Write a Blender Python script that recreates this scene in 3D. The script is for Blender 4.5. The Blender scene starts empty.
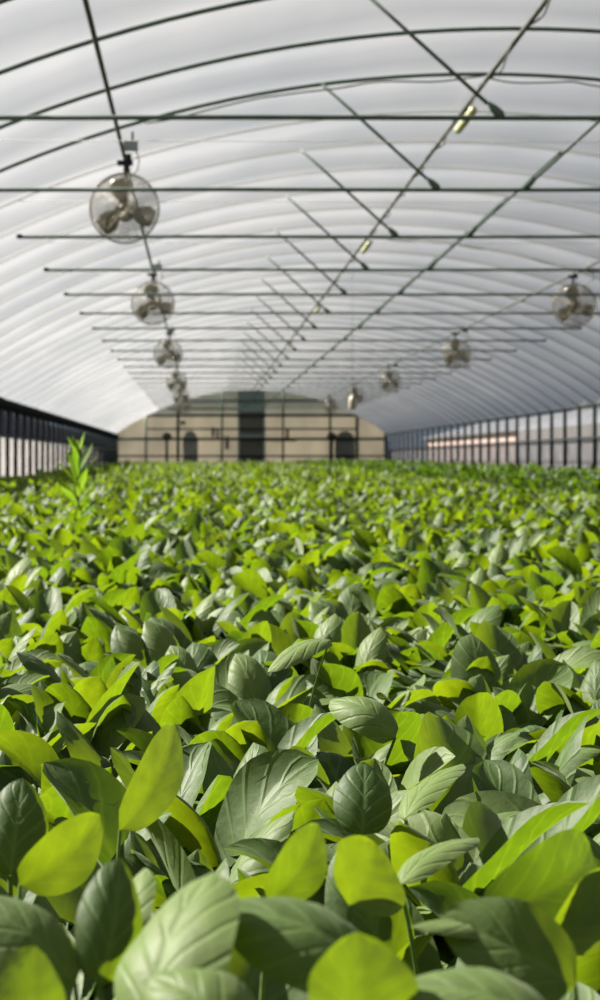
import bpy, math, random
import numpy as np
from mathutils import Vector
random.seed(7); rng = np.random.default_rng(11)
scn = bpy.context.scene
COL = scn.collection
PI = math.pi

# ------------------------------------------------------------------ sizes (metres)
CAM_Z = 0.50
CANOPY = 0.22
H = 1.65                      # cross tubes above the camera
CX = 1.04 * H                 # tunnel axis
RAD = 4.6 * H                 # bow radius
RIDGE = CAM_Z + 1.43 * H
TIE = CAM_Z + H
HALF = 2.73 * H
EAVE = RIDGE - (RAD - math.sqrt(RAD * RAD - HALF * HALF))
Z0, BAY = 7.24, 0.965         # first bow with a cross tube, distance between bows
END = 50.0
START = -6.0
XL, XR = CX - HALF, CX + HALF
def arch_z(x):
    u = x - CX
    return RIDGE - (RAD - math.sqrt(RAD * RAD - u * u))

# ------------------------------------------------------------------ materials
def new_mat(name):
    m = bpy.data.materials.new(name); m.use_nodes = True
    nt = m.node_tree; nt.nodes.clear()
    out = nt.nodes.new('ShaderNodeOutputMaterial')
    return m, nt, out
def N(nt, typ, **kw):
    n = nt.nodes.new(typ)
    for k, v in kw.items(): setattr(n, k, v)
    return n
def noise_mix(nt, c1, c2, scale=20, detail=4, lo=.35, hi=.65, coord='Object', stretch=None):
    tc = N(nt, 'ShaderNodeTexCoord')
    src = tc.outputs[coord]
    if stretch:
        mp = N(nt, 'ShaderNodeMapping'); mp.inputs['Scale'].default_value = stretch
        nt.links.new(src, mp.inputs[0]); src = mp.outputs[0]
    no = N(nt, 'ShaderNodeTexNoise'); no.inputs['Scale'].default_value = scale; no.inputs['Detail'].default_value = detail
    nt.links.new(src, no.inputs['Vector'])
    cr = N(nt, 'ShaderNodeValToRGB')
    cr.color_ramp.elements[0].position = lo; cr.color_ramp.elements[1].position = hi
    cr.color_ramp.elements[0].color = (*c1, 1); cr.color_ramp.elements[1].color = (*c2, 1)
    nt.links.new(no.outputs['Fac'], cr.inputs[0])
    return cr.outputs[0], no.outputs['Fac']
def paint(name, c1, c2=None, rough=.5, metal=0., scale=20, spec=.5, bump=0.):
    m, nt, out = new_mat(name)
    p = N(nt, 'ShaderNodeBsdfPrincipled')
    p.inputs['Roughness'].default_value = rough; p.inputs['Metallic'].default_value = metal
    p.inputs['Specular IOR Level'].default_value = spec
    c, f = noise_mix(nt, c1, c2 or tuple(v * .8 for v in c1), scale)
    nt.links.new(c, p.inputs['Base Color'])
    if bump:
        b = N(nt, 'ShaderNodeBump'); b.inputs['Strength'].default_value = bump; b.inputs['Distance'].default_value = .02
        nt.links.new(f, b.inputs['Height']); nt.links.new(b.outputs[0], p.inputs['Normal'])
    nt.links.new(p.outputs[0], out.inputs[0])
    return m
def film(name, c1, c2, transp, scale=1.2, rough=.3, gloss=.08, transl=.7, stretch=(1, .25, 1), light_bands=0.):
    """plastic sheeting: part clear, part milky, with a faint gloss"""
    m, nt, out = new_mat(name)
    c, f = noise_mix(nt, c1, c2, scale, 6, .3, .7, stretch=stretch)
    if light_bands:      # bright and dark streaks of the sunlit folds, painted into the film colour
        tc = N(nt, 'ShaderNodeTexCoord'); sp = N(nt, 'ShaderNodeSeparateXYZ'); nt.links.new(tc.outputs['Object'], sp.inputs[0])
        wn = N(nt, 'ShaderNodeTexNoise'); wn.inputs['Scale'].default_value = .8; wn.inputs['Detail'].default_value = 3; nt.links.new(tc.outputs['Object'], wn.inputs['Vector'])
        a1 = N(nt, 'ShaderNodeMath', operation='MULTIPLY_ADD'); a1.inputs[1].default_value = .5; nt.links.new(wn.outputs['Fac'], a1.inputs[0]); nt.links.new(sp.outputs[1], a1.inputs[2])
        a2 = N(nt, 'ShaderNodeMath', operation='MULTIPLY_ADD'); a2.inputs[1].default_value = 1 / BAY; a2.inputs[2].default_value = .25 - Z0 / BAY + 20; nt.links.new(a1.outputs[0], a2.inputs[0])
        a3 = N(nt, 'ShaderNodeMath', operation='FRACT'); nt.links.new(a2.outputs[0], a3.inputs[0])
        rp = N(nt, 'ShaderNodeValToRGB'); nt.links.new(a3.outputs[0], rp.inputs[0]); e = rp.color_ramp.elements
        lo_ = 1 - light_bands; hi_ = 1 + light_bands * .45
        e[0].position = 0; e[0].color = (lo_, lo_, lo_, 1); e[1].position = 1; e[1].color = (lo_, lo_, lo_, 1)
        q = e.new(.38); q.color = (hi_ * .95,) * 3 + (1,); q = e.new(.60); q.color = (hi_,) * 3 + (1,); q = e.new(.74); q.color = (1 - light_bands * .5,) * 3 + (1,)
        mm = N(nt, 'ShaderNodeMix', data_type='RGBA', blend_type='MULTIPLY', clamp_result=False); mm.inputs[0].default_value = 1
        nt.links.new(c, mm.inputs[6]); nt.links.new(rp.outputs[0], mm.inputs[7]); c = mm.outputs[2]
    d = N(nt, 'ShaderNodeBsdfDiffuse'); t = N(nt, 'ShaderNodeBsdfTranslucent')
    nt.links.new(c, d.inputs[0]); nt.links.new(c, t.inputs[0])
    mx = N(nt, 'ShaderNodeMixShader'); mx.inputs[0].default_value = transl
    nt.links.new(d.outputs[0], mx.inputs[1]); nt.links.new(t.outputs[0], mx.inputs[2])
    g = N(nt, 'ShaderNodeBsdfGlossy'); g.inputs['Roughness'].default_value = rough
    mg = N(nt, 'ShaderNodeMixShader'); mg.inputs[0].default_value = gloss
    nt.links.new(mx.outputs[0], mg.inputs[1]); nt.links.new(g.outputs[0], mg.inputs[2])
    tr = N(nt, 'ShaderNodeBsdfTransparent'); tr.inputs[0].default_value = (1, 1, 1, 1)
    mt = N(nt, 'ShaderNodeMixShader'); mt.inputs[0].default_value = transp
    nt.links.new(mg.outputs[0], mt.inputs[1]); nt.links.new(tr.outputs[0], mt.inputs[2])
    nt.links.new(mt.outputs[0], out.inputs[0])
    return m

def leaf_mat(name, top1, top2, trans, tw=.45, spec=.5, rough=.42, veins=True, hue=.5):
    m, nt, out = new_mat(name)
    L = nt.links.new
    at = N(nt, 'ShaderNodeAttribute', attribute_name='rnd')
    uv = N(nt, 'ShaderNodeUVMap', uv_map='UVMap')
    sx = N(nt, 'ShaderNodeSeparateXYZ'); L(uv.outputs[0], sx.inputs[0])
    def mth(op, a, b=None, c=None):
        n = N(nt, 'ShaderNodeMath', operation=op)
        for i, v in enumerate((a, b, c)):
            if v is None: continue
            if isinstance(v, (int, float)): n.inputs[i].default_value = v
            else: L(v, n.inputs[i])
        return n.outputs[0]
    ax = mth('ABSOLUTE', mth('SUBTRACT', sx.outputs[0], .5))        # 0 at the midrib, .5 at the edge
    # side veins sweep forward from the midrib
    ph = mth('SUBTRACT', mth('MULTIPLY', sx.outputs[1], 4.6), mth('MULTIPLY', mth('POWER', ax, .8), 3.4))
    tri = mth('ABSOLUTE', mth('SUBTRACT', mth('FRACT', ph), .5))     # 0..0.5, vein where it is .5
    vein = mth('SMOOTH_MIN', mth('MULTIPLY', mth('SUBTRACT', .5, tri), 7.0), 1.0, .2)
    rib = mth('MINIMUM', mth('MULTIPLY', ax, 16.0), 1.0)
    relief = mth('MULTIPLY', mth('MINIMUM', vein, 1.0), rib)         # low in the veins, high between
    tc = N(nt, 'ShaderNodeTexCoord')
    no = N(nt, 'ShaderNodeTexNoise'); no.inputs['Scale'].default_value = 75; no.inputs['Detail'].default_value = 3
    L(tc.outputs['Object'], no.inputs['Vector'])
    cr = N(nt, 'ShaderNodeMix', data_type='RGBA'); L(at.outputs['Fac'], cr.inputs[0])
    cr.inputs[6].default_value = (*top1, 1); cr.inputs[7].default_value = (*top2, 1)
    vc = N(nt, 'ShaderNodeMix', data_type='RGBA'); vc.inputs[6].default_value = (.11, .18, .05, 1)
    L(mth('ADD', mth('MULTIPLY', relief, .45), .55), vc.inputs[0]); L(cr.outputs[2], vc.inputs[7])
    mot = N(nt, 'ShaderNodeMix', data_type='RGBA', blend_type='MULTIPLY'); mot.inputs[0].default_value = .35
    L(vc.outputs[2], mot.inputs[6]); L(no.outputs['Fac'], mot.inputs[7])
    p = N(nt, 'ShaderNodeBsdfPrincipled'); p.inputs['Roughness'].default_value = rough
    p.inputs['Specular IOR Level'].default_value = spec
    p.inputs['Sheen Weight'].default_value = SHEEN; p.inputs['Sheen Roughness'].default_value = .45
    p.inputs['Sheen Tint'].default_value = (.85, .95, .75, 1)
    L(mot.outputs[2], p.inputs['Base Color'])
    bp = N(nt, 'ShaderNodeBump'); bp.inputs['Strength'].default_value = .25; bp.inputs['Distance'].default_value = .0035
    hh = mth('ADD', relief, mth('MULTIPLY', no.outputs['Fac'], 1.0))
    L(hh, bp.inputs['Height'])
    if veins: L(bp.outputs[0], p.inputs['Normal'])
    t = N(nt, 'ShaderNodeBsdfTranslucent')
    tcx = N(nt, 'ShaderNodeMix', data_type='RGBA'); L(mth('ADD', mth('MULTIPLY', relief, .35), .65), tcx.inputs[0])
    tv = N(nt, 'ShaderNodeMix', data_type='RGBA'); L(mth('FRACT', mth('MULTIPLY', at.outputs['Fac'], 7.3)), tv.inputs[0])
    tv.inputs[6].default_value = (trans[0] * .50, trans[1] * .66, trans[2], 1); tv.inputs[7].default_value = (*trans, 1)
    tcx.inputs[6].default_value = tuple(v * 1.1 for v in trans) + (1,); L(tv.outputs[2], tcx.inputs[7])
    mo2 = N(nt, 'ShaderNodeMix', data_type='RGBA', blend_type='MULTIPLY'); mo2.inputs[0].default_value = .45
    L(tcx.outputs[2], mo2.inputs[6]); L(no.outputs['Fac'], mo2.inputs[7]); L(mo2.outputs[2], t.inputs[0])
    mx = N(nt, 'ShaderNodeMixShader'); mx.inputs[0].default_value = tw
    L(p.outputs[0], mx.inputs[1]); L(t.outputs[0], mx.inputs[2])
    L(mx.outputs[0], out.inputs[0])
    return m
SHEEN = .08

M = {}
M['tube'] = paint('green_steel', (.042, .068, .056), (.062, .090, .076), .75, 0, 9, .2)
M['galv'] = paint('dull_galvanised_steel', (.045, .052, .046), (.070, .075, .066), .8, 0, 14, .15)
M['dark'] = paint('dark_post_paint', (.013, .017, .020), (.023, .028, .031), .95, 0, 12, 0.)
M['roll'] = paint('dark_rolled_film', (.016, .018, .021), (.028, .030, .034), .95, 0, 12, 0.)
M['black'] = paint('black_plastic', (.012, .012, .012), (.02, .02, .02), .45)
M['wire'] = paint('cream_wire', (.13, .12, .085), (.17, .155, .11), .4, .3, 40)
M['blade'] = paint('grey_fan_blade', (.13, .128, .105), (.17, .165, .135), .4, .4, 12)
M['box'] = paint('pale_blue_box', (.13, .17, .18), (.16, .20, .21), .5)
M['lamp'] = paint('pale_yellow_plastic', (.26, .28, .14), (.31, .32, .18), .4)
M['cable'] = paint('grey_cable', (.05, .055, .05), (.08, .08, .07), .6)
M['cord'] = paint('pale_cord', (.30, .31, .31), (.36, .36, .36), .7)
M['soil'] = paint('moist_soil', (.020, .013, .008), (.05, .034, .02), .95, 0, 30, .1, 1.)
M['ground'] = paint('dry_ground', (.16, .13, .09), (.24, .20, .14), .95, 0, 2, .1, .6)
M['cream'] = film('cream_end_panel', (.37, .355, .315), (.46, .44, .385), .0, 1.5, .5, .03, .55, (1, 1, .4))
M['greenpanel'] = film('pale_green_end_panel', (.30, .31, .285), (.36, .365, .335), .0, 1.5, .5, .03, .55, (1, 1, .4))
M['doorglass'] = paint('slate_blue_panel', (.13, .18, .20), (.16, .21, .22), .35)
M['doordark'] = paint('dark_brown_door', (.06, .050, .047), (.08, .068, .062), .5)
M['shadecloth'] = paint('grey_door_leaf', (.14, .14, .13), (.18, .18, .165), .6)
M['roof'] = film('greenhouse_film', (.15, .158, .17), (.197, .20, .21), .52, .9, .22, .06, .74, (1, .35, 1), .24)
M['skirt'] = film('white_skirt_film', (.17, .165, .17), (.22, .215, .21), .06, 3, .4, .02, .45, (1, 1, 1))
M['skirt_shaded'] = film('shaded_skirt_film', (.095, .095, .105), (.13, .13, .14), .10, 3, .4, .01, .45, (1, 1, 1))  # same film as the white skirt, right side's shade put into its colour
M['clear'] = film('clear_side_film', (.07, .075, .09), (.09, .095, .11), .74, 3, .3, .03, .6, (1, 1, 1))
M['net'] = film('dark_insect_net', (.009, .009, .014), (.014, .013, .020), .05, 8, .6, .0, .2, (1, 1, 1))
M['pink'] = paint('pinkish_wall', (.11, .08, .07), (.14, .10, .088), .8, 0, 1.2)
M['shade'] = paint('painted_interior_shade', (.008, .007, .006), (.012, .011, .010), .9, 0, 1.2)  # near-black panel colour stands in for the shade inside the side openings
M['farwhite'] = film('weathered_white_film', (.07, .075, .085), (.10, .105, .115), .0, .6, .5, .0, .3, (1, 1, 1))
M['hedge'] = paint('hedge_leaves', (.014, .017, .017), (.023, .026, .025), .9, 0, 3, .2, 1.)
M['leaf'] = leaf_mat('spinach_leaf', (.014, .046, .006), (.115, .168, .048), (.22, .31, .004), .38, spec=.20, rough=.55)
M['leaf2'] = leaf_mat('fresh_leaf', (.02, .05, .006), (.05, .09, .02), (.12, .21, .004), .40, spec=.2, rough=.55)
M['stem'] = leaf_mat('weed_leaf', (.06, .14, .012), (.09, .18, .02), (.27, .40, .015), .45, spec=.15, rough=.7, veins=False)

# ------------------------------------------------------------------ mesh helpers
class MB:
    def __init__(s): s.v = []; s.f = []
    def add(s, v, f):
        o = len(s.v); s.v += [tuple(p) for p in v]; s.f += [tuple(i + o for i in q) for q in f]
        return s
    def box(s, c, d, rz=0, ry=0):
        v = []
        for i in (-1, 1):
            for j in (-1, 1):
                for k in (-1, 1):
                    x, y, z = i * d[0] / 2, j * d[1] / 2, k * d[2] / 2
                    x, z = x * math.cos(ry) + z * math.sin(ry), -x * math.sin(ry) + z * math.cos(ry)
                    x, y = x * math.cos(rz) - y * math.sin(rz), x * math.sin(rz) + y * math.cos(rz)
                    v.append((c[0] + x, c[1] + y, c[2] + z))
        return s.add(v, [(0, 1, 3, 2), (4, 6, 7, 5), (0, 4, 5, 1), (2, 3, 7, 6), (0, 2, 6, 4), (1, 5, 7, 3)])
    def tube(s, pts, r, n=8, closed=False):
        pts = [Vector(p) for p in pts]; rings = []; k = len(pts)
        up = None; vs = []
        for i, p in enumerate(pts):
            if closed: t = pts[(i + 1) % k] - pts[i - 1]
            else: t = pts[min(i + 1, k - 1)] - pts[max(i - 1, 0)]
            t.normalize()
            if up is None:
                a = Vector((0, 0, 1)) if abs(t.z) < .9 else Vector((0, 1, 0))
                up = (a - t * a.dot(t)).normalized()
            else: up = (up - t * up.dot(t)).normalized()
            b = t.cross(up); rr = r[i] if isinstance(r, (list, tuple)) else r
            for j in range(n):
                a = 2 * PI * j / n
                vs.append(p + up * (rr * math.cos(a)) + b * (rr * math.sin(a)))
        fs = []
        for i in range(k if closed else k - 1):
            for j in range(n):
                i2 = (i + 1) % k
                fs.append((i * n + j, i2 * n + j, i2 * n + (j + 1) % n, i * n + (j + 1) % n))
        if not closed:
            fs.append(tuple(range(n))); fs.append(tuple((k - 1) * n + j for j in reversed(range(n))))
        return s.add(vs, fs)
    def lathe(s, prof, n=20, axis='y', c=(0, 0, 0)):
        vs = []
        for (r, h) in prof:
            for j in range(n):
                a = 2 * PI * j / n
                if axis == 'y': p = (r * math.cos(a), h, r * math.sin(a))
                elif axis == 'z': p = (r * math.cos(a), r * math.sin(a), h)
                else: p = (h, r * math.cos(a), r * math.sin(a))
                vs.append((p[0] + c[0], p[1] + c[1], p[2] + c[2]))
        fs = []
        for i in range(len(prof) - 1):
            for j in range(n):
                fs.append((i * n + j, i * n + (j + 1) % n, (i + 1) * n + (j + 1) % n, (i + 1) * n + j))
        fs.append(tuple(range(n))); fs.append(tuple((len(prof) - 1) * n + j for j in range(n)))
        return s.add(vs, fs)
    def build(s, name, mat, parent=None, smooth=True, loc=None):
        me = bpy.data.meshes.new(name); me.from_pydata(s.v, [], s.f); me.validate(); me.update()
        if smooth: me.polygons.foreach_set('use_smooth', [True] * len(me.polygons))
        me.materials.append(mat)
        o = bpy.data.objects.new(name, me); COL.objects.link(o)
        if parent: o.parent = parent
        if loc: o.location = loc
        return o
def tag(o, label=None, cat=None, group=None, kind=None):
    if label: o['label'] = label
    if cat: o['category'] = cat
    if group: o['group'] = group
    if kind: o['kind'] = kind
    return o
def empty(name, loc, rz=0):
    o = bpy.data.objects.new(name, None); COL.objects.link(o)
    o.location = loc; o.rotation_euler = (0, 0, rz); o.empty_display_size = .1
    return o
def copy_tree(root, loc, rz=0):
    r = root.copy(); COL.objects.link(r); r.location = loc; r.rotation_euler = (0, 0, rz)
    for ch in list(root.children):
        c = ch.copy(); COL.objects.link(c); c.parent = r
        for g in list(ch.children):
            d = g.copy(); COL.objects.link(d); d.parent = c
    return r
ORD = ['nearest', 'second', 'third', 'fourth', 'fifth', 'sixth', 'seventh', 'eighth', 'ninth', 'tenth', 'eleventh', 'twelfth']

# ------------------------------------------------------------------ setting
MB().box((CX, (START + END) / 2, -.05), (2 * HALF, END - START, .1)).build('floor', M['soil'], smooth=False)['kind'] = 'structure'
MB().box((0, 60, -.13), (200, 260, .1)).build('ground', M['ground'], smooth=False)['kind'] = 'structure'

def roof():
    nb = int(round((END - START) / BAY)); sub = 6; nu = 56
    vs = []; fs = []
    ny = nb * sub + 1
    y0 = Z0 - math.ceil((Z0 - START) / BAY) * BAY
    for i in range(ny):
        y = min(y0 + i * BAY / sub, END)
        ph = (i % sub) / sub
        for j in range(nu + 1):
            a = -math.asin(HALF / RAD) + 2 * math.asin(HALF / RAD) * j / nu
            sagf = .052 + .010 * math.sin(i // sub * 2.3 + 1.0) + .005 * math.sin(a * 9 + i // sub * 1.7)
            edge = min(1., (nu / 2 - abs(j - nu / 2)) / 6.)
            kk = (y - Z0) / BAY                      # film lies outside the first bows, inside the rest
            q = min(1., max(0., kk - 2.2)); base = .016 * (1 - q) - .016 * q
            rr = RAD + base - sagf * math.sin(PI * ph) * edge
            vs.append((CX + rr * math.sin(a), y, RIDGE - RAD + rr * math.cos(a)))
    for i in range(ny - 1):
        for j in range(nu):
            k = i * (nu + 1) + j
            fs.append((k, k + 1, k + nu + 2, k + nu + 1))
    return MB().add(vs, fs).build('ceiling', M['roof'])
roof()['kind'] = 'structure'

RAIL = CAM_Z + .33
def wall_side(name, x, sgn, mats):
    w = empty(name, (x + sgn * .03, 0, 0)); w['kind'] = 'structure'
    Lm = END - START; cy = (END + START) / 2
    for (nm, z0, z1, mat) in mats:
        m = MB(); n = 58
        # slightly billowing sheet
        vs = []; fs = []
        for i in range(n * 2 + 1):
            y = START + Lm * i / (n * 2)
            for j in range(5):
                z = z0 + (z1 - z0) * j / 4
                b = .012 * math.sin(i * 1.7 + z * 5) * math.sin(PI * j / 4) * sgn
                vs.append((b, y, z))
        for i in range(n * 2):
            for j in range(4):
                k = i * 5 + j; fs.append((k, k + 5, k + 6, k + 1))
        m.add(vs, fs).build(nm, mat, w)
    return w
wall_side('wall_left', XL, -1, [('skirt', 0, RAIL, M['skirt']), ('insect_net', RAIL, CAM_Z + .655, M['net'])])
wall_side('wall_right', XR, 1, [('skirt', 0, RAIL + .02, M['skirt_shaded']), ('clear_side_sheet', RAIL + .02, EAVE, M['clear'])])

def long_tube(name, x, z, r, mat, label, cat, y0=5.5, y1=END - .05, wob=0., loc=True):
    pts = []; n = 60
    for i in range(n + 1):
        y = y0 + (y1 - y0) * i / n
        pts.append((wob * math.sin(i * 1.9), y - y0, wob * math.cos(i * 2.7)))
    o = MB().tube(pts, r).build(name, mat, loc=(x, y0, z))
    return tag(o, label, cat)
long_tube('roof_purlin', CX, RIDGE - .080, .015, M['galv'], 'ridge tube running the length of the roof along its highest line', 'roof tube', 4.5)
PXL, PXR = CX - 1.335 * H, CX + 1.335 * H
PZ = arch_z(PXL) - .082
long_tube('roof_purlin', PXL, PZ, .013, M['galv'], 'long roof tube on the left slope that carries the left row of fans', 'roof tube', 4.5)
long_tube('roof_purlin', PXR, PZ, .013, M['galv'], 'long roof tube on the right slope that carries the right row of fans', 'roof tube', 7)
# eave gear: rolled-up film and rail on each side
long_tube('rolled_film', XL + .0, EAVE - .085, .085, M['roll'], 'dark thick roll of film along the top of the left side wall', 'film roll', 12, wob=.006)
long_tube('eave_rail', XR, EAVE - .01, .028, M['dark'], 'dark eave tube along the top of the right side wall', 'rail', 16)
long_tube('side_rail', XL + .03, RAIL, .016, M['galv'], 'thin rail halfway up the left side posts above white sheeting', 'rail', 12)
long_tube('side_rail', XR - .03, RAIL + .02, .018, M['dark'], 'dark thin rail halfway up the right side posts', 'rail', 16)

# bows: hoop and the two posts under it
def hoop_pts():
    n = 56; A = math.asin(HALF / RAD); out = []
    for j in range(n + 1):
        a = -A + 2 * A * j / n
        out.append((CX + RAD * math.sin(a), 0, RIDGE - RAD + RAD * math.cos(a)))
    return out
bow0 = empty('greenhouse_arch', (CX, 0, 0))
MB().tube([(p[0] - CX, 0, p[2]) for p in hoop_pts()], .0125).build('hoop', M['tube'], bow0)
for sx in (-1, 1):
    MB().tube([(sx * HALF, 0, 0.0), (sx * HALF, 0, EAVE - .0)], .033).build('post', M['dark'], bow0)
kmax = int((END - Z0) / BAY)
for k in range(-2, kmax + 1):
    y = Z0 + k * BAY
    o = bow0 if k == -2 else copy_tree(bow0, (CX, y, 0))
    o.location = (CX, y, 0)
    if k == -2: tag(o, 'steel roof arch nearest the camera, crossing the top left corner', 'arch')
    elif k == -1: tag(o, 'second roof arch, just before the nearest cross tube, seen at top left', 'arch')
    elif k == 0: tag(o, 'roof arch whose curve carries the nearest green cross tube', 'arch')
    elif k == 1: tag(o, 'roof arch between the nearest and the second cross tube', 'arch')
    elif k == 2: tag(o, 'roof arch carrying the second cross tube, a dark cable strung along it', 'arch')
    else: tag(o, 'thin steel roof arch on dark posts, further down the tunnel', 'arch', 'further roof arches')

# cross tubes with V struts
tie0 = empty('cross_tube', (CX, Z0, TIE))
hw = 1.85 * H
MB().tube([(-hw, 0, 0), (-hw * .5, 0, .004), (0, 0, 0), (hw * .5, 0, .003), (hw, 0, 0)], .0125).build('tube', M['tube'], tie0)
for s in (-1, 1):
    a = Vector((s * .155 * H, -.012, .0)); b = Vector((s * .59 * H, -.012, arch_z(CX + .59 * H) - TIE))
    d = (b - a).normalized()
    st = MB().tube([a + d * .05, b], .010)
    st.build('strut', M['tube'], tie0)
    # flattened lug where the strut meets the tube
    nrm = Vector((-d.z, 0, d.x)); lug = MB(); vs = []
    for y in (-.028, -.004):
        for (t, w) in ((0, .010), (.02, .021), (.06, .019), (.10, .010)):
            for q in (-1, 1):
                p = a + d * t + nrm * (w * q); vs.append((p.x, y, p.z))
    fs = []
    for i in range(3): fs += [(2 * i, 2 * i + 1, 2 * i + 3, 2 * i + 2), (8 + 2 * i, 8 + 2 * i + 2, 8 + 2 * i + 3, 8 + 2 * i + 1),
                              (2 * i, 2 * i + 2, 8 + 2 * i + 2, 8 + 2 * i), (2 * i + 1, 8 + 2 * i + 1, 8 + 2 * i + 3, 2 * i + 3)]
    fs += [(0, 8, 9, 1), (6, 7, 15, 14)]
    lug.add(vs, fs).build('lug', M['tube'], tie0)
    MB().box((s * hw, 0, .004), (.04, .03, .03)).build('clamp', M['dark'], tie0, smooth=False)
nt_ = int((END - 1 - Z0) / (2 * BAY)) + 1
for k in range(nt_):
    y = Z0 + 2 * BAY * k
    o = tie0 if k == 0 else copy_tree(tie0, (CX, y, TIE))
    if k < 8:
        tag(o, '%s green cross tube under the roof counted from the camera, with two slanting struts' % ORD[k], 'cross tube', 'cross tubes')
    else: tag(o, 'green cross tube deep in the tunnel, beyond the eighth from the camera', 'cross tube', 'far cross tubes')
# thin cords strung across between the cross tubes
for k in range(0, 5):
    y = Z0 + BAY * (2 * k + 1); zc = CAM_Z + 1.06 * H
    x0 = 1.78 * H
    o = MB().tube([(-x0, 0, .0), (0, 0, -.01), (x0, 0, 0)], .0022, 5).build('tension_cord', M['cord'], loc=(CX, y, zc))
    tag(o, 'thin pale cord stretched across just behind the %s green cross tube' % ORD[k], 'cord')

# cables along bows
def arch_cable(y, x0, x1, lab, drop=.03, sw=.03):
    pts = []; n = 26
    for i in range(n + 1):
        x = x0 + (x1 - x0) * i / n
        pts.append((x - x0, .02 * math.sin(i * .9), arch_z(x) - drop - sw * abs(math.sin(PI * i / n * 3)) - arch_z(x0)))
    o = MB().tube(pts, .0055, 6).build('power_cable', M['cable'], loc=(x0, y, arch_z(x0)))
    tag(o, lab, 'cable')
arch_cable(Z0 + 2 * BAY - .05, PXL + .15, CX, 'dark cable along a roof arch from the nearest left fan to the ridge', sw=.02)
arch_cable(Z0 + 2 * BAY - .05, CX + .02, CX + 1.6, 'dark cable sagging along a roof arch right of the ridge', sw=.035)
arch_cable(15.5, CX + .02, PXR - .02, 'dark cable from the ridge tube to the nearest right hand fan', sw=.06)
# cable twisted along the ridge
pts = []
for i in range(420):
    y = 4.6 + i * .09
    pts.append((.020 * math.cos(i * .55) , y - 4.6, .018 * math.sin(i * .55) - .012 - .012 * abs(math.sin(i * .17))))
tag(MB().tube(pts, .006, 5).build('power_cable', M['cable'], loc=(CX, 4.6, RIDGE - .085)), 'dark cable wound loosely along the ridge tube', 'cable')

# ------------------------------------------------------------------ fans
def make_fan():
    f = empty('circulation_fan', (0, 0, 0))
    R = .224
    g = MB()
    for rr, y in ((R, 0), (R * .985, -.045), (R * .985, .045)):
        g.tube([(rr * math.cos(a), y, rr * math.sin(a)) for a in np.linspace(0, 2 * PI, 41)[:-1]], .0042 if y == 0 else .003, 5, True)
    for side in (-1, 1):
        for q in range(1, 14):
            rr = R * q / 14.; y = side * (.045 + .035 * math.cos(rr / R * PI / 2))
            g.tube([(rr * math.cos(a), y, rr * math.sin(a)) for a in np.linspace(0, 2 * PI, 33)[:-1]], 0.0015, 4, True)
        for q in range(40):
            a = 2 * PI * q / 40
            g.tube([(r_ * R * math.cos(a), side * (.045 + .035 * math.cos(r_ * PI / 2)), r_ * R * math.sin(a)) for r_ in (.12, .4, .7, .985)], 0.0015, 4)
    g.build('wire_guard', M['wire'], f)
    for q in range(3):
        a0 = 2 * PI * q / 3 - .35; vs = []; fs = []
        for i in range(7):
            r_ = .035 + (R * .9 - .035) * i / 6; wd = .30 + .55 * math.sin(PI * min(1, i / 6 * .8 + .1))
            for j in range(5):
                a = a0 + wd * (j / 4 - .5) * (1.2 if i else 1.0)
                y = (j / 4 - .5) * .06 * (1.2 - i / 8)
                vs.append((r_ * math.cos(a), y, r_ * math.sin(a)))
        for i in range(6):
            for j in range(4):
                k = i * 5 + j; fs.append((k, k + 1, k + 6, k + 5))
        b = MB().add(vs, fs).build('blade', M['blade'], f)
        so = b.modifiers.new('s', 'SOLIDIFY'); so.thickness = .002
    MB().lathe([(.0, -.03), (.03, -.028), (.036, 0), (.036, .02), (0, .021)], 20).build('hub', M['blade'], f)
    mo = MB().lathe([(.0, .03), (.055, .032), (.066, .045), (.066, .13), (.058, .15), (0, .155)], 20).build('motor', M['black'], f)
    MB().box((0, .09, .06), (.05, .05, .04)).build('terminal_box', M['black'], mo, smooth=False)
    hg = MB().tube([(0, .09, .05), (0, .09, PZ - (CAM_Z + H) + .03)], .011)
    hg.build('hanger', M['dark'], f)
    cl = MB().box((0, .09, PZ - CAM_Z - H + .01), (.10, .05, .028)); cl.box((0.02, .09, PZ - CAM_Z - H + .04), (.04, .045, .05))
    cl.build('clamp', M['dark'], f, smooth=False)
    # a power lead drooping from the purlin to the motor
    MB().tube([(.02, .09, PZ - CAM_Z - H + .03), (.035, .10, .22), (.055, .11, .12), (.07, .12, .02), (.05, .11, -.02), (.02, .10, .0)], .0045, 6).build('power_lead', M['cable'], f)
    return f
fan0 = make_fan()
fans = [('L', 9.75, 0.), ('L', 15.6, .1), ('L', 23.0, -.15), ('L', 31.2, .1), ('L', 38, 0), ('L', 45, .1),
        ('R', 15.8, -.1), ('R', 23., .15), ('R', 31.0, .35), ('R', 38, -.1), ('R', 45, .4)]
cnt = {'L': 0, 'R': 0}
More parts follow.
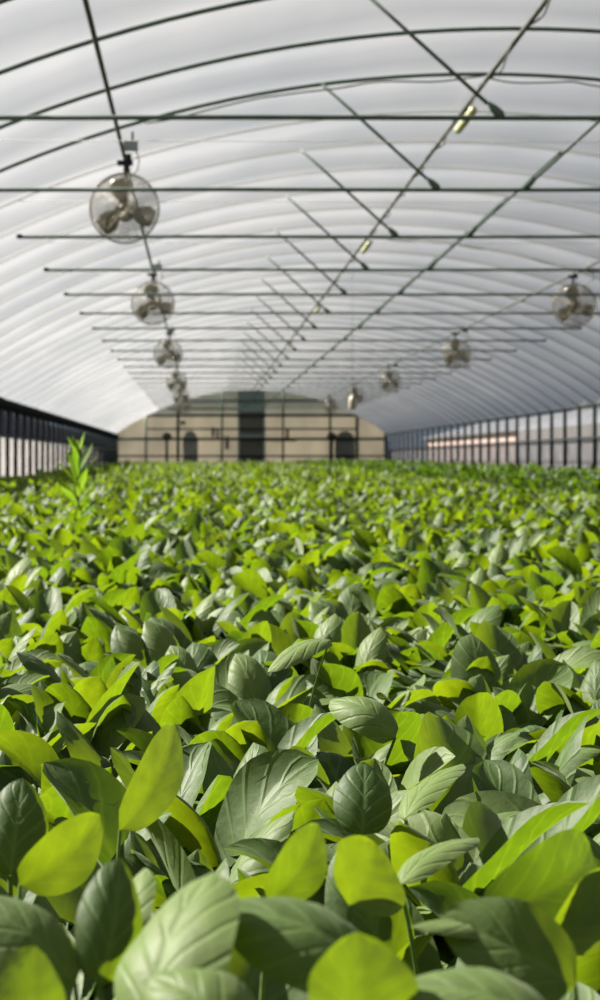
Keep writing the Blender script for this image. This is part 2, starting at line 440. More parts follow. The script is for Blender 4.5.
for i, (s, y, rz) in enumerate(fans):
    loc = (PXL if s == 'L' else PXR, y - .09, TIE - .03)
    o = fan0 if i == 0 else copy_tree(fan0, loc, rz)
    o.location = loc; o.rotation_euler = (0, 0, rz)
    c = cnt[s]; cnt[s] += 1
    side = 'left' if s == 'L' else 'right'
    tag(o, '%s round caged fan hanging from the %s roof tube, counted from the camera' % (ORD[c], side), 'fan', 'circulation fans under the roof')
    # junction box beside each fan on the next bow
    if c < 3:
        jb = empty('junction_box', (loc[0] + .06, y - .48, arch_z(loc[0]) - .09))
        MB().box((0, 0, 0), (.085, .06, .055)).build('body', M['box'], jb, smooth=False)
        MB().tube([(0.01, 0, .02), (.01, 0, .085)], .008, 6).build('bracket', M['dark'], jb)
        MB().tube([(.03, 0, -.02), (.05, .02, -.09), (.03, .2, -.12), (-.04, .45, -.10)], .004, 5).build('cable', M['cable'], jb)
        tag(jb, 'small pale junction box on the roof tube by the %s fan of the %s row' % (ORD[c], side), 'junction box')
for i, y in enumerate((9.75, 15.6, 22.1, 29.)):
    b = empty('hanging_light', (CX + .01, y, CAM_Z + 1.345 * H))
    MB().tube([(0, -.30, -.01), (0, -.28, -.012), (0, .28, -.012), (0, .30, -.01)], [.012, .027, .027, .012], 12).build('housing', M['lamp'], b)
    MB().tube([(0, -.03, .01), (0, -.03, .10)], .004, 5).build('hook', M['dark'], b)
    MB().box((0.03, -.03, .045), (.07, .04, .02)).build('bracket', M['dark'], b, smooth=False)
    tag(b, '%s small pale yellow fixture hanging under the ridge tube, counted from the camera' % ORD[i], 'light fixture', 'fixtures under the ridge')
# the cord with a bottle at its end
cb = empty('hanging_bottle', (CX - .02, 16.7, CAM_Z + .56))
MB().tube([(0, 0, .16), (0, 0, RIDGE - CAM_Z - .60)], .003, 5).build('cord', M['cable'], cb)
MB().lathe([(0, 0), (.040, .005), (.042, .02), (.042, .11), (.03, .135), (.014, .15), (.014, .17), (0, .171)], 16, 'z').build('bottle', paint('tan_plastic', (.22, .19, .14), (.27, .235, .18), .4), cb)
tag(cb, 'tan bottle hanging low on a long thin cord from the ridge tube', 'bottle')

# ------------------------------------------------------------------ end wall
HE = END
def S(px, py, d=0.):        # a point of the end wall seen at this place of the photograph
    y = END + d; return ((px - 200) / 1500 * y, CAM_Z + (460 - py) / 1500 * y)
w = empty('wall_far', (CX, END, 0)); w['kind'] = 'structure'
def gable_panel(name, x0, x1, z0, z1f, mat, y=.02, n=14):
    vs = []; fs = []
    for yy in (y, y + .02):
        for i in range(n + 1):
            x = x0 + (x1 - x0) * i / n
            zt = min(z1f, arch_z(x) - .0) if z1f is not None else arch_z(x)
            vs += [(x - CX, yy, min(z0, zt)), (x - CX, yy, zt)]
    o = 2 * (n + 1)
    for i in range(n):
        a = 2 * i
        fs += [(a, a + 2, a + 3, a + 1), (o + a, o + a + 1, o + a + 3, o + a + 2), (a + 1, a + 3, o + a + 3, o + a + 1), (a, o + a, o + a + 2, a + 2)]
    fs += [(0, 1, o + 1, o), (2 * n, o + 2 * n, o + 2 * n + 1, 2 * n + 1)]
    return MB().add(vs, fs).build(name, mat, w, smooth=False)
xd0, xd1 = S(239, 0)[0], S(264, 0)[0]
zu = S(0, 416)[1]
xe0, xe1 = XL + .02, XR - .02
gable_panel('lower_sheet', xe0, xd0, 0, zu, M['cream']); gable_panel('lower_sheet', xd1, xe1, 0, zu, M['cream'])
gable_panel('upper_sheet', xe0 + .9, xe1 - .9, zu, None, M['greenpanel'], .021, 30)
# two dull door leaves and two brighter sheets in the lower wall
for (a, b) in ((183, 198), (335, 355)):
    x0, x1 = S(a, 0)[0], S(b, 0)[0]
    zt = S(0, 431)[1]
    vs = []; n = 8; pr = [(x0, .0)] + [(x0 + (x1 - x0) * i / n, zt - .25 * (abs(i / n - .5) * 2) ** 2.5) for i in range(n + 1)] + [(x1, .0)]
    m = MB(); k = len(pr)
    m.add([(p[0] - (x0 + x1) / 2, -.02, p[1]) for p in pr] + [(p[0] - (x0 + x1) / 2, .0, p[1]) for p in pr],
          [tuple(range(k)), tuple(reversed(range(k, 2 * k)))] + [(i, k + i, k + (i + 1) % k, (i + 1) % k) for i in range(k)])
    o = m.build('grey_shutter', M['shadecloth'], smooth=False, loc=((x0 + x1) / 2, END - .0, 0))
    tag(o, 'dull grey round-topped shutter on the end wall %s of the door' % ('left' if a < 200 else 'right'), 'shutter')
# door
d = empty('door_1', ((xd0 + xd1) / 2, END, 0)); d['kind'] = 'structure'
dw = xd1 - xd0; zd1 = S(0, 411)[1]; zt1 = S(0, 390)[1]
MB().box((0, .0, zd1 / 2), (dw * .97, .05, zd1 - .02)).build('door_leaf', M['doordark'], d, smooth=False)
MB().box((0, .0, (zd1 + zt1) / 2), (dw * .95, .05, zt1 - zd1 - .06)).build('transom_panel', M['doorglass'], d, smooth=False)
fr = MB()
for s in (-1, 1): fr.box((s * dw / 2, -.01, zt1 / 2), (.07, .09, zt1))
fr.box((0, -.01, zt1), (dw + .07, .09, .06)); fr.box((0, -.01, zd1), (dw, .09, .06)); fr.box((0, -.01, S(0, 436)[1]), (dw, .07, .10))
fr.build('door_frame', M['doorglass'], d, smooth=False)
MB().tube([(dw * .28, -.03, .95), (dw * .28, -.07, .97), (dw * .28, -.07, 1.1), (dw * .28, -.03, 1.12)], .012, 6).build('door_handle', M['galv'], d)
# posts and rails of the end wall
for px in (117.5, 146, 178, 213, 222, 283, 293, 330, 357, 385):
    x = S(px, 0)[0]
    if px in (213, 293): continue
    zt = arch_z(max(min(x, XR - .02), XL + .02)) - .02
    thick = px in (357, 178)
    o = MB().tube([(0, 0, 0), (0, 0, zt)],   .05 if thick else .036, 8).build('end_wall_post', M['dark'] if thick or px > 380 else M['tube'], loc=(min(max(x, XL + .04), XR - .04), END - .06, 0))
    pos = {117.5: 'leftmost, in the corner', 146: 'first in from the left corner', 178: 'through the left grey shutter', 222: 'just left of the door', 283: 'just right of the door', 330: 'left of the right hand grey shutter', 357: 'right of the right hand grey shutter', 385: 'rightmost, in the corner'}[px]
    tag(o, 'upright steel post of the end wall, ' + pos, 'post')
for (py, x0, x1, nm) in ((401, 160, 352, 'topmost'), (409, 168, 238, 'short, left of the transom and below the topmost'), (415.5, 147, 356, 'second long one from the top'), (429, 147, 356, 'third long one from the top'), (439, 118, 386, 'at half height, carrying fixtures'), (456, 118, 386, 'lowest, just above the crop')):
    a = S(x0, py); b = S(x1, py)
    th = .045 if py in (401, 415.5, 439) else .03
    o = MB().tube([(0, 0, 0), (b[0] - a[0], 0, 0)], th, 8).build('end_wall_rail', M['dark'], loc=(a[0], END - .13, a[1]))
    tag(o, 'horizontal rail of the end wall, ' + nm, 'rail')
# wall-mounted dark equipment: exhaust fan heads, control boxes, a pipe
for (px, py, sd) in ((167, 437, 'left'), (331, 437, 'right')):
    x, z = S(px, py)
    e = empty('blower', (x, END - .30, z))
    MB().lathe([(0, -.10), (.13, -.10), (.155, -.06), (.155, .06), (.11, .10), (0, .10)], 20).build('housing', M['black'], e)
    MB().tube([(0, 0, -.15), (0, 0, -z)], .045, 8).build('stand', M['dark'], e)
    MB().lathe([(0, -.13), (.04, -.13), (.05, -.10), (0, -.10)], 14).build('hub', M['galv'], e)
    tag(e, 'dark round blower on a stand before the end wall, %s of the door' % sd, 'blower')
x, z = S(280, 439.5); a = S(265, 0)[0]; b = S(296, 0)[0]
o = MB().tube([(a - x, 0, 0), (0, 0, 0), (b - x, 0, -.02)], [.05, .06, .045], 10).build('duct', M['dark'], loc=(x, END - .26, z)); tag(o, 'dark horizontal duct on the end wall right of the door', 'duct')
for (px, py, w_, h_, lab) in ((213, 432, .10, .3, 'left one of the two small dark boxes left of the door'), (217.5, 433, .08, .3, 'right one of the two small dark boxes left of the door'), (227, 443, .12, .42, 'dark box low on the end wall close to the door'), (287, 433, .09, .34, 'small dark box above the duct right of the door'), (183, 423, .16, .12, 'little dark box above the left grey shutter')):
    x, z = S(px, py)
    e = empty('control_box', (x, END - .22, z))
    MB().box((0, 0, 0), (w_, .10, h_)).build('body', M['dark'], e, smooth=False)
    MB().box((0, -.055, 0), (w_ * .8, .012, h_ * .8)).build('cover', M['black'], e, smooth=False)
    tag(e, lab, 'control box')

# ------------------------------------------------------------------ outside
def tunnel(x, y0, y1, half, zside, rise, label, wallmats):
    t = empty('neighbouring_greenhouse', (x, y0, 0)); Ly = y1 - y0
    vs = []; fs = []; n = 16
    for yy in (0, Ly):
        for j in range(n + 1):
            a = PI * j / n; vs.append((-half * math.cos(a), yy, zside + rise * math.sin(a)))
    for j in range(n): fs.append((j, j + 1, n + 2 + j, n + 1 + j))
    MB().add(vs, fs).build('roof_film', M['farwhite'], t)
    for s in (-1, 1):
        for (nm, a, b, mt) in wallmats:
            MB().box((s * half, Ly / 2, (a + b) / 2), (.04, Ly, b - a)).build(nm, mt, t, smooth=False)
        for i in range(int(Ly / 2) + 1):
            MB().tube([(s * half, i * 2., 0), (s * half, i * 2., zside)], .03, 6).build('post', M['dark'], t)
    return tag(t, label, 'greenhouse')
tunnel(15.4, 37, 53, 4.2, CAM_Z + 1.03, .75, 'neighbouring greenhouse seen through right side wall, with a dark side opening', [('side_skirt', 0, CAM_Z + .66, M['farwhite']), ('opening_shade_panel', CAM_Z + .66, CAM_Z + 1.03, M['shade'])])
tunnel(-9.5, 14, 56, 4.2, CAM_Z + .75, 1.6, 'neighbouring greenhouse outside the left wall, dim behind net and sheet', [('side_skirt', 0, CAM_Z + .30, M['farwhite']), ('opening_shade_panel', CAM_Z + .30, CAM_Z + .75, M['shade'])])
s = empty('long_shed', (14.6, 54.5, 0))
MB().box((0, 12, .85), (5.5, 24, 1.7)).build('wall', M['pink'], s, smooth=False)
m = MB().add([(-3.0, -.3, 1.65), (0, -.3, 2.4), (3.0, -.3, 1.65), (-3.0, 24.3, 1.65), (0, 24.3, 2.4), (3.0, 24.3, 1.65), (-3., -.3, 1.58), (3., -.3, 1.58), (-3., 24.3, 1.58), (3., 24.3, 1.58)],
       [(0, 1, 4, 3), (1, 2, 5, 4), (0, 6, 7, 2, 1), (3, 4, 5, 9, 8), (6, 0, 3, 8), (2, 7, 9, 5), (6, 8, 9, 7)])
m.build('roof', M['farwhite'], s, smooth=False)
tag(s, 'low pinkish walled building seen through right side wall beyond the posts', 'building')

def added_tree_line(x0, y0, x1, y1, hgt, label):
    t = MB(); n = 60; rs = random.Random(8); vs = []; fs = []
    d = Vector((x1 - x0, y1 - y0, 0)); L = d.length; d.normalize(); nrm = Vector((-d.y, d.x, 0)); k = 12
    for i in range(n + 1):
        hh = hgt * (.72 + .28 * abs(math.sin(i * .9) * math.cos(i * .37)) + rs.uniform(-.04, .04)); w_ = 2.2 + rs.uniform(-.4, .4)
        for j in range(k + 1):
            a = PI * j / k; r = 1 + rs.uniform(-.10, .10)
            p = d * (L * i / n) + nrm * (w_ * math.cos(a) * r); vs.append((p.x, p.y, max(0, hh * math.sin(a) ** .6 * (r if 0 < j < k else 1))))
    for i in range(n):
        for j in range(k):
            q = i * (k + 1) + j; fs.append((q, q + 1, q + k + 2, q + k + 1))
    o = t.add(vs, fs).build('added_tree_line', M['hedge'], loc=(x0, y0, -.08))
    return tag(o, label, 'trees', kind='stuff')
added_tree_line(24, 25, 38, 150, 6.5, 'hazy line of trees added outside, beyond the right side wall')  # added backdrop that darkens the bright sky behind the right side film

# ------------------------------------------------------------------ leaves
def leaf_arrays(L, W, lp, e0, e1, e2, cup, n=10, m=6, fold=0., twist=0., wave=.0, az=0., base=(0, 0, 0), stalk=True, tipsharp=.55):
    """a stalk then an oval blade bending from elevation e1 to e2; returns verts, faces, uv"""
    ca, sa = math.cos(az), math.sin(az)
    V = []; F = []; U = []
    P = np.array(base, float)
    # stalk: curved square-section tube
    r0 = .0022; ns = 4
    pts = []; p = P.copy()
    for i in range(ns + 1):
        pts.append(p.copy())
        e = e0 + (e1 - e0) * (i / ns) * .5
        p = p + np.array([math.cos(e) * ca, math.cos(e) * sa, math.sin(e)]) * lp / ns
    side = np.array([-sa, ca, 0.])
    if stalk:
        for i, q in enumerate(pts):
            e = e0 + (e1 - e0) * (i / ns) * .5
            up = np.array([-math.sin(e) * ca, -math.sin(e) * sa, math.cos(e)])
            r = r0 * (1.25 - .35 * i / ns)
            for (a, b) in ((1, 0), (0, 1), (-1, 0), (0, -1)):
                V.append(q + side * r * a + up * r * b); U.append((.5, .0))
        for i in range(ns):
            for j in range(4): F.append((i * 4 + j, i * 4 + (j + 1) % 4, (i + 1) * 4 + (j + 1) % 4, (i + 1) * 4 + j))
    p = pts[-1].copy(); o = len(V)
    for i in range(n + 1):
        t = i / n
        e = e1 + (e2 - e1) * (t ** 1.1)
        tang = np.array([math.cos(e) * ca, math.cos(e) * sa, math.sin(e)])
        up = np.array([-math.sin(e) * ca, -math.sin(e) * sa, math.cos(e)])
        tw = twist * t
        sd = side * math.cos(tw) + up * math.sin(tw); uu = up * math.cos(tw) - side * math.sin(tw)
        hw_ = W / 2 * (math.sin(PI * min(1, t ** .80)) ** tipsharp) if 0 < t < 1 else .0007
        hw_ = max(hw_, .0007)
        cc = cup * (1 - .3 * t)
        for j in range(m + 1):
            s_ = j / m * 2 - 1
            a = s_ * cc
            if abs(cc) > 1e-3: xx = hw_ * math.sin(a) / cc; zz = -hw_ * (1 - math.cos(a)) / cc
            else: xx = hw_ * s_; zz = 0
            zz += fold * abs(s_) * hw_
            # swollen between the side veins, wavy at the rim
            zz += .036 * W * abs(math.sin((t * 4.6 - abs(s_) ** .8 * 1.95) * PI)) * (1 - abs(s_) ** 3) * min(1, abs(s_) * 3) * min(1, 4 * t * (1 - t) * 1.5)
            zz += wave * W * math.sin(t * 9 + (1.5 if s_ > 0 else 0)) * s_ * s_ * min(1, 4 * t * (1 - t))
            V.append(p + sd * xx + uu * zz); U.append((j / m, t))
        p = p + tang * (L / n)
    for i in range(n):
        for j in range(m):
            k = o + i * (m + 1) + j
            F.append((k, k + 1, k + m + 2, k + m + 1))
    return np.array(V), np.array(F, dtype=np.int32), np.array(U)

def mesh_from(name, V, F, U, R, mat):
    """quads only; R: per-vertex random value"""
    me = bpy.data.meshes.new(name)
    nv, nf = len(V), len(F)
    me.vertices.add(nv); me.vertices.foreach_set('co', np.ascontiguousarray(V, dtype=np.float32).ravel())
    me.loops.add(nf * 4); me.loops.foreach_set('vertex_index', np.ascontiguousarray(F, dtype=np.int32).ravel())
    me.polygons.add(nf); me.polygons.foreach_set('loop_start', np.arange(0, nf * 4, 4, dtype=np.int32))
    me.polygons.foreach_set('loop_total', np.full(nf, 4, dtype=np.int32))
    me.update(calc_edges=True)
    uv = me.uv_layers.new(name='UVMap'); uv.data.foreach_set('uv', np.ascontiguousarray(U[F.ravel()], dtype=np.float32).ravel())
    at = me.attributes.new('rnd', 'FLOAT', 'POINT'); at.data.foreach_set('value', np.ascontiguousarray(R, dtype=np.float32))
    me.polygons.foreach_set('use_smooth', np.ones(nf, dtype=bool))
    me.materials.append(mat)
    return me

D = math.radians
def rand_leaf_params(rs, k, nl, h=CANOPY, scale=1.):
    """k-th of nl leaves of one plant; outer leaves first"""
    q = k / max(1, nl - 1)
    L = rs.uniform(.080, .122) * (1 - .28 * q) * scale
    W = L * rs.uniform(.56, .72)
    kind = rs.random()
    lp = rs.uniform(.080, .118) * (h / CANOPY) ** .8
    e0 = D(rs.uniform(58, 76) + 12 * q)
    if kind < .50:   e1, e2 = D(rs.uniform(48, 68)), D(rs.uniform(-30, 5))       # arching over
    elif kind < .80: e1, e2 = D(rs.uniform(60, 82)), D(rs.uniform(15, 50))      # half upright
    else:            e1, e2 = D(rs.uniform(20, 40)), D(rs.uniform(-40, -10))     # lying flat
    cup = rs.uniform(.45, 1.35) * (1 if rs.random() < .62 else -1)
    return dict(L=L, W=W, lp=lp, e0=e0, e1=e1, e2=e2, cup=cup, fold=rs.uniform(-.1, .15), twist=rs.uniform(-.7, .7), wave=rs.uniform(.0, .05),
                az=2 * PI * (k * .382 + rs.uniform(-.06, .06)), base=(0, 0, 0))
def plant_arrays(rs, nl, n, m, h=CANOPY, scale=1., stalk=True):
    out = []; scale *= 1.2; h *= 1.08
    for k in range(nl):
        pr = rand_leaf_params(rs, k, nl, h, scale)
        out.append(leaf_arrays(n=n, m=m, stalk=stalk, **pr) + (rs.random(),))
    return out
def merge(leaves):
    V = []; F = []; U = []; R = []; o = 0
    for (v, f, u, r) in leaves:
        V.append(v); F.append(f + o); U.append(u); R.append(np.full(len(v), r)); o += len(v)
    return np.concatenate(V), np.concatenate(F), np.concatenate(U), np.concatenate(R)
GROW = .0030
def grow(y): return 1 + GROW * np.maximum(0, y - 1.5) / CANOPY
def ht(x, y):   # gentle rise and fall of the soil and the growth
    return .012 * np.sin(x * 2.1 + y * 1.3) + .012 * np.sin(y * 3.1 - x * 1.7) + .008 * np.sin(x * 7 + y * 5)
def scatter(x0f, x1f, y0, y1, sp, jit=.42):
    pts = []; y = y0; row = 0
    while y < y1:
        a, b = x0f(y), x1f(y); x = a + (sp / 2 if row % 2 else 0)
        while x < b:
            pts.append((x + rng.uniform(-jit, jit) * sp, y + rng.uniform(-jit, jit) * sp)); x += sp
        y += sp * .87; row += 1
    return np.array(pts)
BEDL, BEDGAP, BEDR = XL + .30, 2.95, XR - .30
SIDE = 1.3
def lo(y): return max(BEDL, -.133 * y - SIDE)
def hi(y): return min(BEDGAP, .267 * y + SIDE)

def stuff_mesh(name, zones, mat, h=CANOPY, zoff=0., nvar=24, seed=5):
    rs = random.Random(seed); VV = []; FF = []; UU = []; RR = []; o = 0
    for (pts, nl, n, m, sc, stalk) in zones:
        temps = [merge(plant_arrays(rs, nl, n, m, h, sc, stalk)) for _ in range(nvar)]
        idx = rng.integers(0, nvar, len(pts)); ang = rng.uniform(0, 2 * PI, len(pts)); s = rng.uniform(.86, 1.12, len(pts))
        for t in range(nvar):
            sel = np.where(idx == t)[0]
            if not len(sel): continue
            V, F, U, R = temps[t]
            c, si = np.cos(ang[sel]), np.sin(ang[sel])
            X = V[None, :, 0] * c[:, None] - V[None, :, 1] * si[:, None]
            Y = V[None, :, 0] * si[:, None] + V[None, :, 1] * c[:, None]
            Z = np.repeat(V[None, :, 2], len(sel), 0)
            X = X * s[sel][:, None] + pts[sel, 0][:, None]; Y = Y * s[sel][:, None] + pts[sel, 1][:, None]
            Z = Z * (s[sel] * grow(pts[sel, 1]))[:, None] + zoff + ht(pts[sel, 0], pts[sel, 1])[:, None]
            nvv = len(V)
            VV.append(np.stack([X, Y, Z], -1).reshape(-1, 3))
            FF.append((F[None] + (np.arange(len(sel)) * nvv)[:, None, None]).reshape(-1, 4) + o)
            UU.append(np.tile(U, (len(sel), 1)))
            RR.append(((R[None, :] + rng.uniform(-.25, .25, len(sel))[:, None]).clip(0, 1)).ravel())
            o += nvv * len(sel)
    me = mesh_from(name, np.concatenate(VV), np.concatenate(FF), np.concatenate(UU), np.concatenate(RR), mat)
    ob = bpy.data.objects.new(name, me); COL.objects.link(ob)
    return ob

SP = .108
near = scatter(lo, hi, .46, 4.6, SP)
# the individual plants: the 286 that show largest
def in_view(p): return (-.133 * p[1] - .05 < p[0] < .267 * p[1] + .05) and p[1] > .58
HERO = HERO_SPOTS = []
order = np.argsort(near[:, 1])
ind = [i for i in order if in_view(near[i])][:276]
indset = set(int(i) for i in ind)
rest = np.array([near[i] for i in range(len(near)) if i not in indset])
mid = scatter(lo, hi, 4.6, 9.5, SP)
far = scatter(lo, hi, 9.5, 22, .105)
vfar = scatter(lambda y: BEDL, lambda y: BEDGAP, 22, END - .5, .14)
def cam_margin(p):  # keep stray leaves away from the lens
    return p[(p[:, 1] > .30) | (np.abs(p[:, 0]) > .35)]
crop = stuff_mesh('leafy_crop', [(cam_margin(rest), 8, 8, 5, 1., True), (mid, 7, 5, 4, 1., False), (far, 6, 3, 2, 1.12, False), (vfar, 5, 2, 2, 1.45, False)], M['leaf'], seed=5)
tag(crop, 'dense bed of young green leafy crop stretching back from the foreground to the end wall', 'crop', kind='stuff')
# the taller bed on the right
RB = BEDGAP + .22
rb1 = scatter(lambda y: RB, lambda y: min(BEDR, .267 * y + SIDE), 7, 20, .105)
rb2 = scatter(lambda y: RB, lambda y: BEDR, 20, END - .5, .14)
edge = np.array([(RB - .03 + rng.uniform(-.03, .03), y + rng.uniform(-.02, .02)) for y in np.arange(7, END - .5, .045)])
crop2 = stuff_mesh('leafy_crop', [(rb1, 6, 3, 2, 1.05, False), (rb2, 5, 2, 2, 1.4, False), (edge, 6, 3, 2, .9, False)], M['leaf2'], h=CANOPY + .07, zoff=.03, seed=9)
tag(crop2, 'taller smooth green crop in the bed along the right side wall', 'crop', kind='stuff')

# individual plants
rsv = random.Random(21); PV = []
for t in range(14):
    lv = plant_arrays(rsv, 8, 12, 8)
    root = None
    PV.append([mesh_from('leaf', *(v, f, u, np.full(len(v), r)), M['leaf']) for (v, f, u, r) in lv])
for c, i in enumerate(ind):
    x, y = near[i]; s = rng.uniform(.9, 1.12)
    e = empty('spinach_plant', (x, y, float(ht(x, y))), rng.uniform(0, 2 * PI)); e.scale = (s, s, s)
    for me in PV[int(rng.integers(0, len(PV)))]:
        lf = bpy.data.objects.new('leaf', me); COL.objects.link(lf); lf.parent = e
    tag(e, 'young spinach plant with oval green leaves, crowded among others in the near crop', 'plant', 'spinach plants in the near crop')

# the plants in the very front whose leaves can be told apart
def pix(px, py, y): return np.array([(px - 200) / 1500 * y, y, CAM_Z + (460 - py) / 1500 * y])
def blade_between(b, t, nrm, W, bulge, cup, n=16, m=10, root=None, tipsharp=.55, twist=0.):
    b = np.array(b); t = np.array(t); ax = t - b; L = np.linalg.norm(ax); ax = ax / L
    nrm = np.array(nrm, float); nrm = nrm - ax * nrm.dot(ax); nrm /= np.linalg.norm(nrm)
    sd0 = np.cross(ax, nrm); V = []; F = []; U = []
    if root is not None:
        r = np.array(root); ns = 8
        for i in range(ns + 1):
            q = i / ns; c = r + np.array([0, 0, 1]) * np.linalg.norm(b - r) * .55
            p = (1 - q) ** 2 * r + 2 * q * (1 - q) * c + q * q * b
            rr = .0022 * (1.3 - .5 * q)
            for (a, d) in ((1, 0), (0, 1), (-1, 0), (0, -1)):
                V.append(p + sd0 * rr * a + np.cross(sd0, (b - r) / np.linalg.norm(b - r)) * rr * d); U.append((.5, 0))
        for i in range(ns):
            for j in range(4): F.append((i * 4 + j, i * 4 + (j + 1) % 4, (i + 1) * 4 + (j + 1) % 4, (i + 1) * 4 + j))
    o = len(V)
    for i in range(n + 1):
        q = i / n; c = b + ax * L * q + nrm * bulge * L * (math.sin(PI * q ** .85))
        hw_ = max(.0008, W / 2 * math.sin(PI * min(1, q ** .82)) ** tipsharp) if 0 < q < 1 else .0008
        a_ = twist * (q - .5); sd = sd0 * math.cos(a_) + nrm * math.sin(a_); nn = nrm * math.cos(a_) - sd0 * math.sin(a_)
        for j in range(m + 1):
            s_ = j / m * 2 - 1; a = s_ * cup
            xx = hw_ * math.sin(a) / cup; zz = -hw_ * (1 - math.cos(a)) / cup
            zz += .034 * W * abs(math.sin((q * 4.6 - abs(s_) ** .8 * 1.95) * PI)) * (1 - abs(s_) ** 3) * min(1, abs(s_) * 3) * min(1, 6 * q * (1 - q))
            zz += .02 * W * math.sin(q * 11 + s_ * 2) * s_ * s_
            V.append(c + sd * xx + nn * zz); U.append((j / m, q))
    for i in range(n):
        for j in range(m):
            k = o + i * (m + 1) + j; F.append((k, k + 1, k + m + 2, k + m + 1))
    return np.array(V), np.array(F, dtype=np.int32), np.array(U)
# base (px, py, distance), tip (px, py, distance), face direction, width m, bulge, cup, tone, label
HL = [
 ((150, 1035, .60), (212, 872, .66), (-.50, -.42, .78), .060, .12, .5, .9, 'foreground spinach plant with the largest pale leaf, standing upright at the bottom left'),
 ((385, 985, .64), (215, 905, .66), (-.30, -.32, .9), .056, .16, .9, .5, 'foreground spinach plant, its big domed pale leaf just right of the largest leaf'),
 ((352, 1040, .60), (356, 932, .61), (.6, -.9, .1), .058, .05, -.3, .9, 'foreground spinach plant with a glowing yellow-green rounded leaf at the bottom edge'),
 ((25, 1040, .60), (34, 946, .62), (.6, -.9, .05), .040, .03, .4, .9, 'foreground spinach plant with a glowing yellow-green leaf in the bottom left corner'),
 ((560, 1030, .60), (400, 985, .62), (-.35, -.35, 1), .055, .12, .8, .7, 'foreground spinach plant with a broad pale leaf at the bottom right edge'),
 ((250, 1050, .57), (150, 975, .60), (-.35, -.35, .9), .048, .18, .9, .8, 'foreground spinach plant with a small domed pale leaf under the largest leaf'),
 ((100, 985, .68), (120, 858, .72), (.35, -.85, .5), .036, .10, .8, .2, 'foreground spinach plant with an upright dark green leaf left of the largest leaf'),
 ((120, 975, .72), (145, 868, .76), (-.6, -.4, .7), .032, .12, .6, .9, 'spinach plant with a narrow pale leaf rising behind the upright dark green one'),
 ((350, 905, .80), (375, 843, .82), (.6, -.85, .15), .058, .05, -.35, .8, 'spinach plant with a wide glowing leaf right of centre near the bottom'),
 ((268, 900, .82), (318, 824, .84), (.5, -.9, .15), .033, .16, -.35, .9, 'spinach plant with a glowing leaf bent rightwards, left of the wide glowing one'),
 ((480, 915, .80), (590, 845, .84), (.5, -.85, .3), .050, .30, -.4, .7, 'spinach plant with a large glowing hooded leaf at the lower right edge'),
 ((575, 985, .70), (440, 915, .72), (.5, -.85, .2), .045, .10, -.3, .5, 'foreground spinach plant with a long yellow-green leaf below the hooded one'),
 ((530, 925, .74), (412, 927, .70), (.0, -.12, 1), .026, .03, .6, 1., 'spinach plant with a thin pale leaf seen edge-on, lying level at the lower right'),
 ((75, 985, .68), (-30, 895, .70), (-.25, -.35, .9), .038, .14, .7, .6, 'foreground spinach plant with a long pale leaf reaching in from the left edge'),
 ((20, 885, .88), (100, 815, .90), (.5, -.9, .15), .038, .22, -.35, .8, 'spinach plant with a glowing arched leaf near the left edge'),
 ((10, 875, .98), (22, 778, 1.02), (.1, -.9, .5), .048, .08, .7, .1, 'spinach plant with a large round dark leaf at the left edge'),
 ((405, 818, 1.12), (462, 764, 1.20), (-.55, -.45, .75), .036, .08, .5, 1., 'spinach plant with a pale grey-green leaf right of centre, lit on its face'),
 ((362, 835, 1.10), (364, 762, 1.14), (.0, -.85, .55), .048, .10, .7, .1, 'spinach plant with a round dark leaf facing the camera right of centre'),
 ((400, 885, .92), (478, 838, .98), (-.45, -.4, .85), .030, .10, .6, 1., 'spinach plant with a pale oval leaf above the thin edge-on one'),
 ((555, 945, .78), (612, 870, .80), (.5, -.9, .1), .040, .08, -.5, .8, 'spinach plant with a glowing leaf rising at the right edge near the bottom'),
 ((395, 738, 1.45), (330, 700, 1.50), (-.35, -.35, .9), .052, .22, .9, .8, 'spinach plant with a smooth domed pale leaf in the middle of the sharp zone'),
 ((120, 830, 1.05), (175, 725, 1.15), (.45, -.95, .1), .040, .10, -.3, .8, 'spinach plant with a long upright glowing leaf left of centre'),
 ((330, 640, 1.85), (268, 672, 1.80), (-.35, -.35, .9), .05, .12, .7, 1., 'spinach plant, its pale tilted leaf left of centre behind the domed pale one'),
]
rsh = random.Random(3)
for k, (b, t, nr, W_, bu, cu, tone, lab) in enumerate(HL):
    B = pix(*b); T = pix(*t)
    root = np.array([B[0] + .25 * (B[0] - T[0]), max(B[1] + .02, .62), 0.])
    if b[2] > .9 and nr[2] > .6: root = np.array([B[0] + .5 * (T[0] - B[0]), B[1] + .06, 0.])
    e = empty('spinach_plant', tuple(root))
    v, f, u = blade_between(B - root, T - root, nr, W_, bu, cu, root=(0, 0, 0))
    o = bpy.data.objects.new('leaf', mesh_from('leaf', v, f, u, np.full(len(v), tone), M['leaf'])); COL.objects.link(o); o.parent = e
    for (v, f, u, r) in plant_arrays(rsh, 9, 12, 8, CANOPY * (1.16 if b[2] > .75 else .88), .95):
        o = bpy.data.objects.new('leaf', mesh_from('leaf', v, f, u, np.full(len(v), r), M['leaf'])); COL.objects.link(o); o.parent = e
    tag(e, lab, 'plant', 'spinach plants in the near crop')

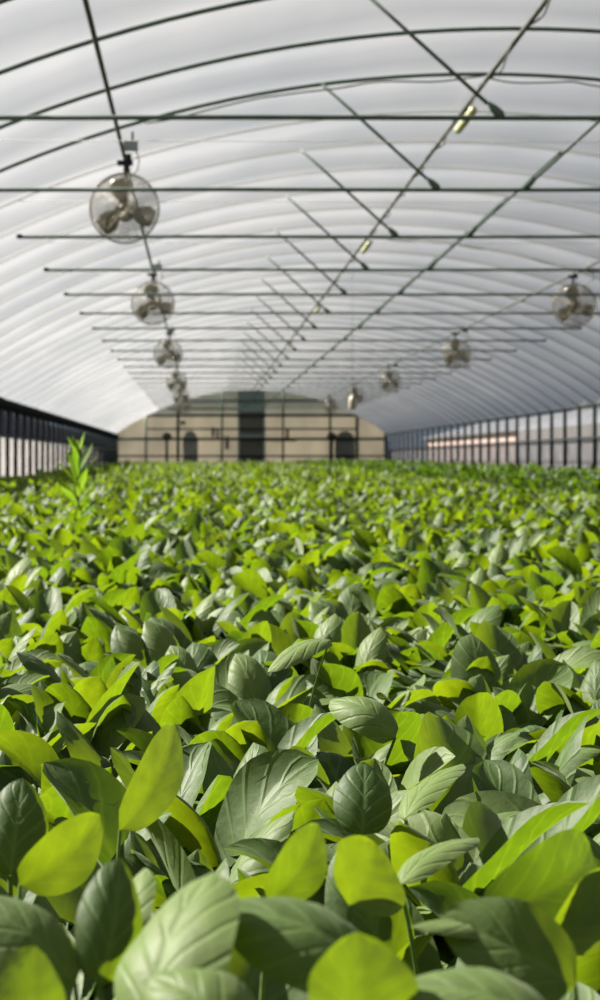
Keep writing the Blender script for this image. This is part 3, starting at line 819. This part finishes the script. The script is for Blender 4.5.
# ------------------------------------------------------------------ weed
def weed(x, y, h):
    e = empty('tall_weed', (x, y, 0))
    sp = [(0, 0, 0), (.004, 0, h * .35), (-.004, .003, h * .65), (.003, 0, h * .92)]
    V = MB().tube(sp, [.005, .0045, .0035, .0015], 8); st = V.build('stem', M['stem'], e)
    rs = random.Random(4)
    for k in range(22):
        q = k / 21; z = h * (.30 + .62 * q)
        L = .175 * (1 - .30 * abs(q - .45)) if q < .9 else .11
        e1 = D(35 + 45 * q + rs.uniform(-8, 8)); e2 = e1 - D(rs.uniform(0, 45) * (1 - q * .8))
        v, f, u = leaf_arrays(L=L, W=.034 + .006 * rs.random(), lp=.006, e0=e1, e1=e1, e2=e2, cup=-.7, n=10, m=4, twist=rs.uniform(-.8, .8), az=k * 2.4, base=(0, 0, z), tipsharp=.8)
        me = mesh_from('leaf', v, f, u, np.full(len(v), rs.random()), M['stem'])
        o = bpy.data.objects.new('leaf', me); COL.objects.link(o); o.parent = e
    return tag(e, 'tall narrow-leaved weed sticking up above the crop at left', 'weed')
weed(-.54, 6.6, .56)

# ------------------------------------------------------------------ light
wd = bpy.data.worlds.new('sky'); scn.world = wd; wd.use_nodes = True
nt = wd.node_tree; nt.nodes.clear()
o = nt.nodes.new('ShaderNodeOutputWorld'); b = nt.nodes.new('ShaderNodeBackground')
tc = nt.nodes.new('ShaderNodeTexCoord'); no = nt.nodes.new('ShaderNodeTexNoise'); no.inputs['Scale'].default_value = 1.6; no.inputs['Detail'].default_value = 5
cr = nt.nodes.new('ShaderNodeValToRGB'); cr.color_ramp.elements[0].position = .35; cr.color_ramp.elements[1].position = .62
cr.color_ramp.elements[0].color = (.36, .50, .72, 1); cr.color_ramp.elements[1].color = (.55, .65, .80, 1)
nt.links.new(tc.outputs['Generated'], no.inputs['Vector']); nt.links.new(no.outputs['Fac'], cr.inputs[0])
nt.links.new(cr.outputs[0], b.inputs[0]); b.inputs[1].default_value = .30; nt.links.new(b.outputs[0], o.inputs[0])
sd = bpy.data.lights.new('sun', 'SUN'); sd.energy = 44.0; sd.angle = D(1.0); sd.color = (1, .93, .83)
so = bpy.data.objects.new('sun', sd); COL.objects.link(so)
az, el = D(-62), D(37)          # azimuth from +Y towards +X
dirv = Vector((math.sin(az) * math.cos(el), math.cos(az) * math.cos(el), math.sin(el)))
so.rotation_euler = dirv.to_track_quat('Z', 'Y').to_euler(); so.location = dirv * 30

# ------------------------------------------------------------------ camera
cd = bpy.data.cameras.new('camera'); cam = bpy.data.objects.new('camera', cd); COL.objects.link(cam)
cam.location = (0, 0, CAM_Z); cam.rotation_euler = (D(90), 0, 0)
cd.sensor_fit = 'VERTICAL'; cd.sensor_height = 36; cd.sensor_width = 36; cd.lens = 54
cd.shift_x = .10; cd.shift_y = -.04; cd.clip_start = .05; cd.clip_end = 500
cd.dof.use_dof = True; cd.dof.focus_distance = 1.45; cd.dof.aperture_fstop = 12.0
scn.camera = cam
scn.view_settings.view_transform = 'Standard'; scn.view_settings.look = 'None'
scn.view_settings.gamma = 1; scn.view_settings.use_curve_mapping = False
scn.view_settings.exposure = 0.0
scn.cycles.max_bounces = 8; scn.cycles.transparent_max_bounces = 12
scn.cycles.use_denoising = True
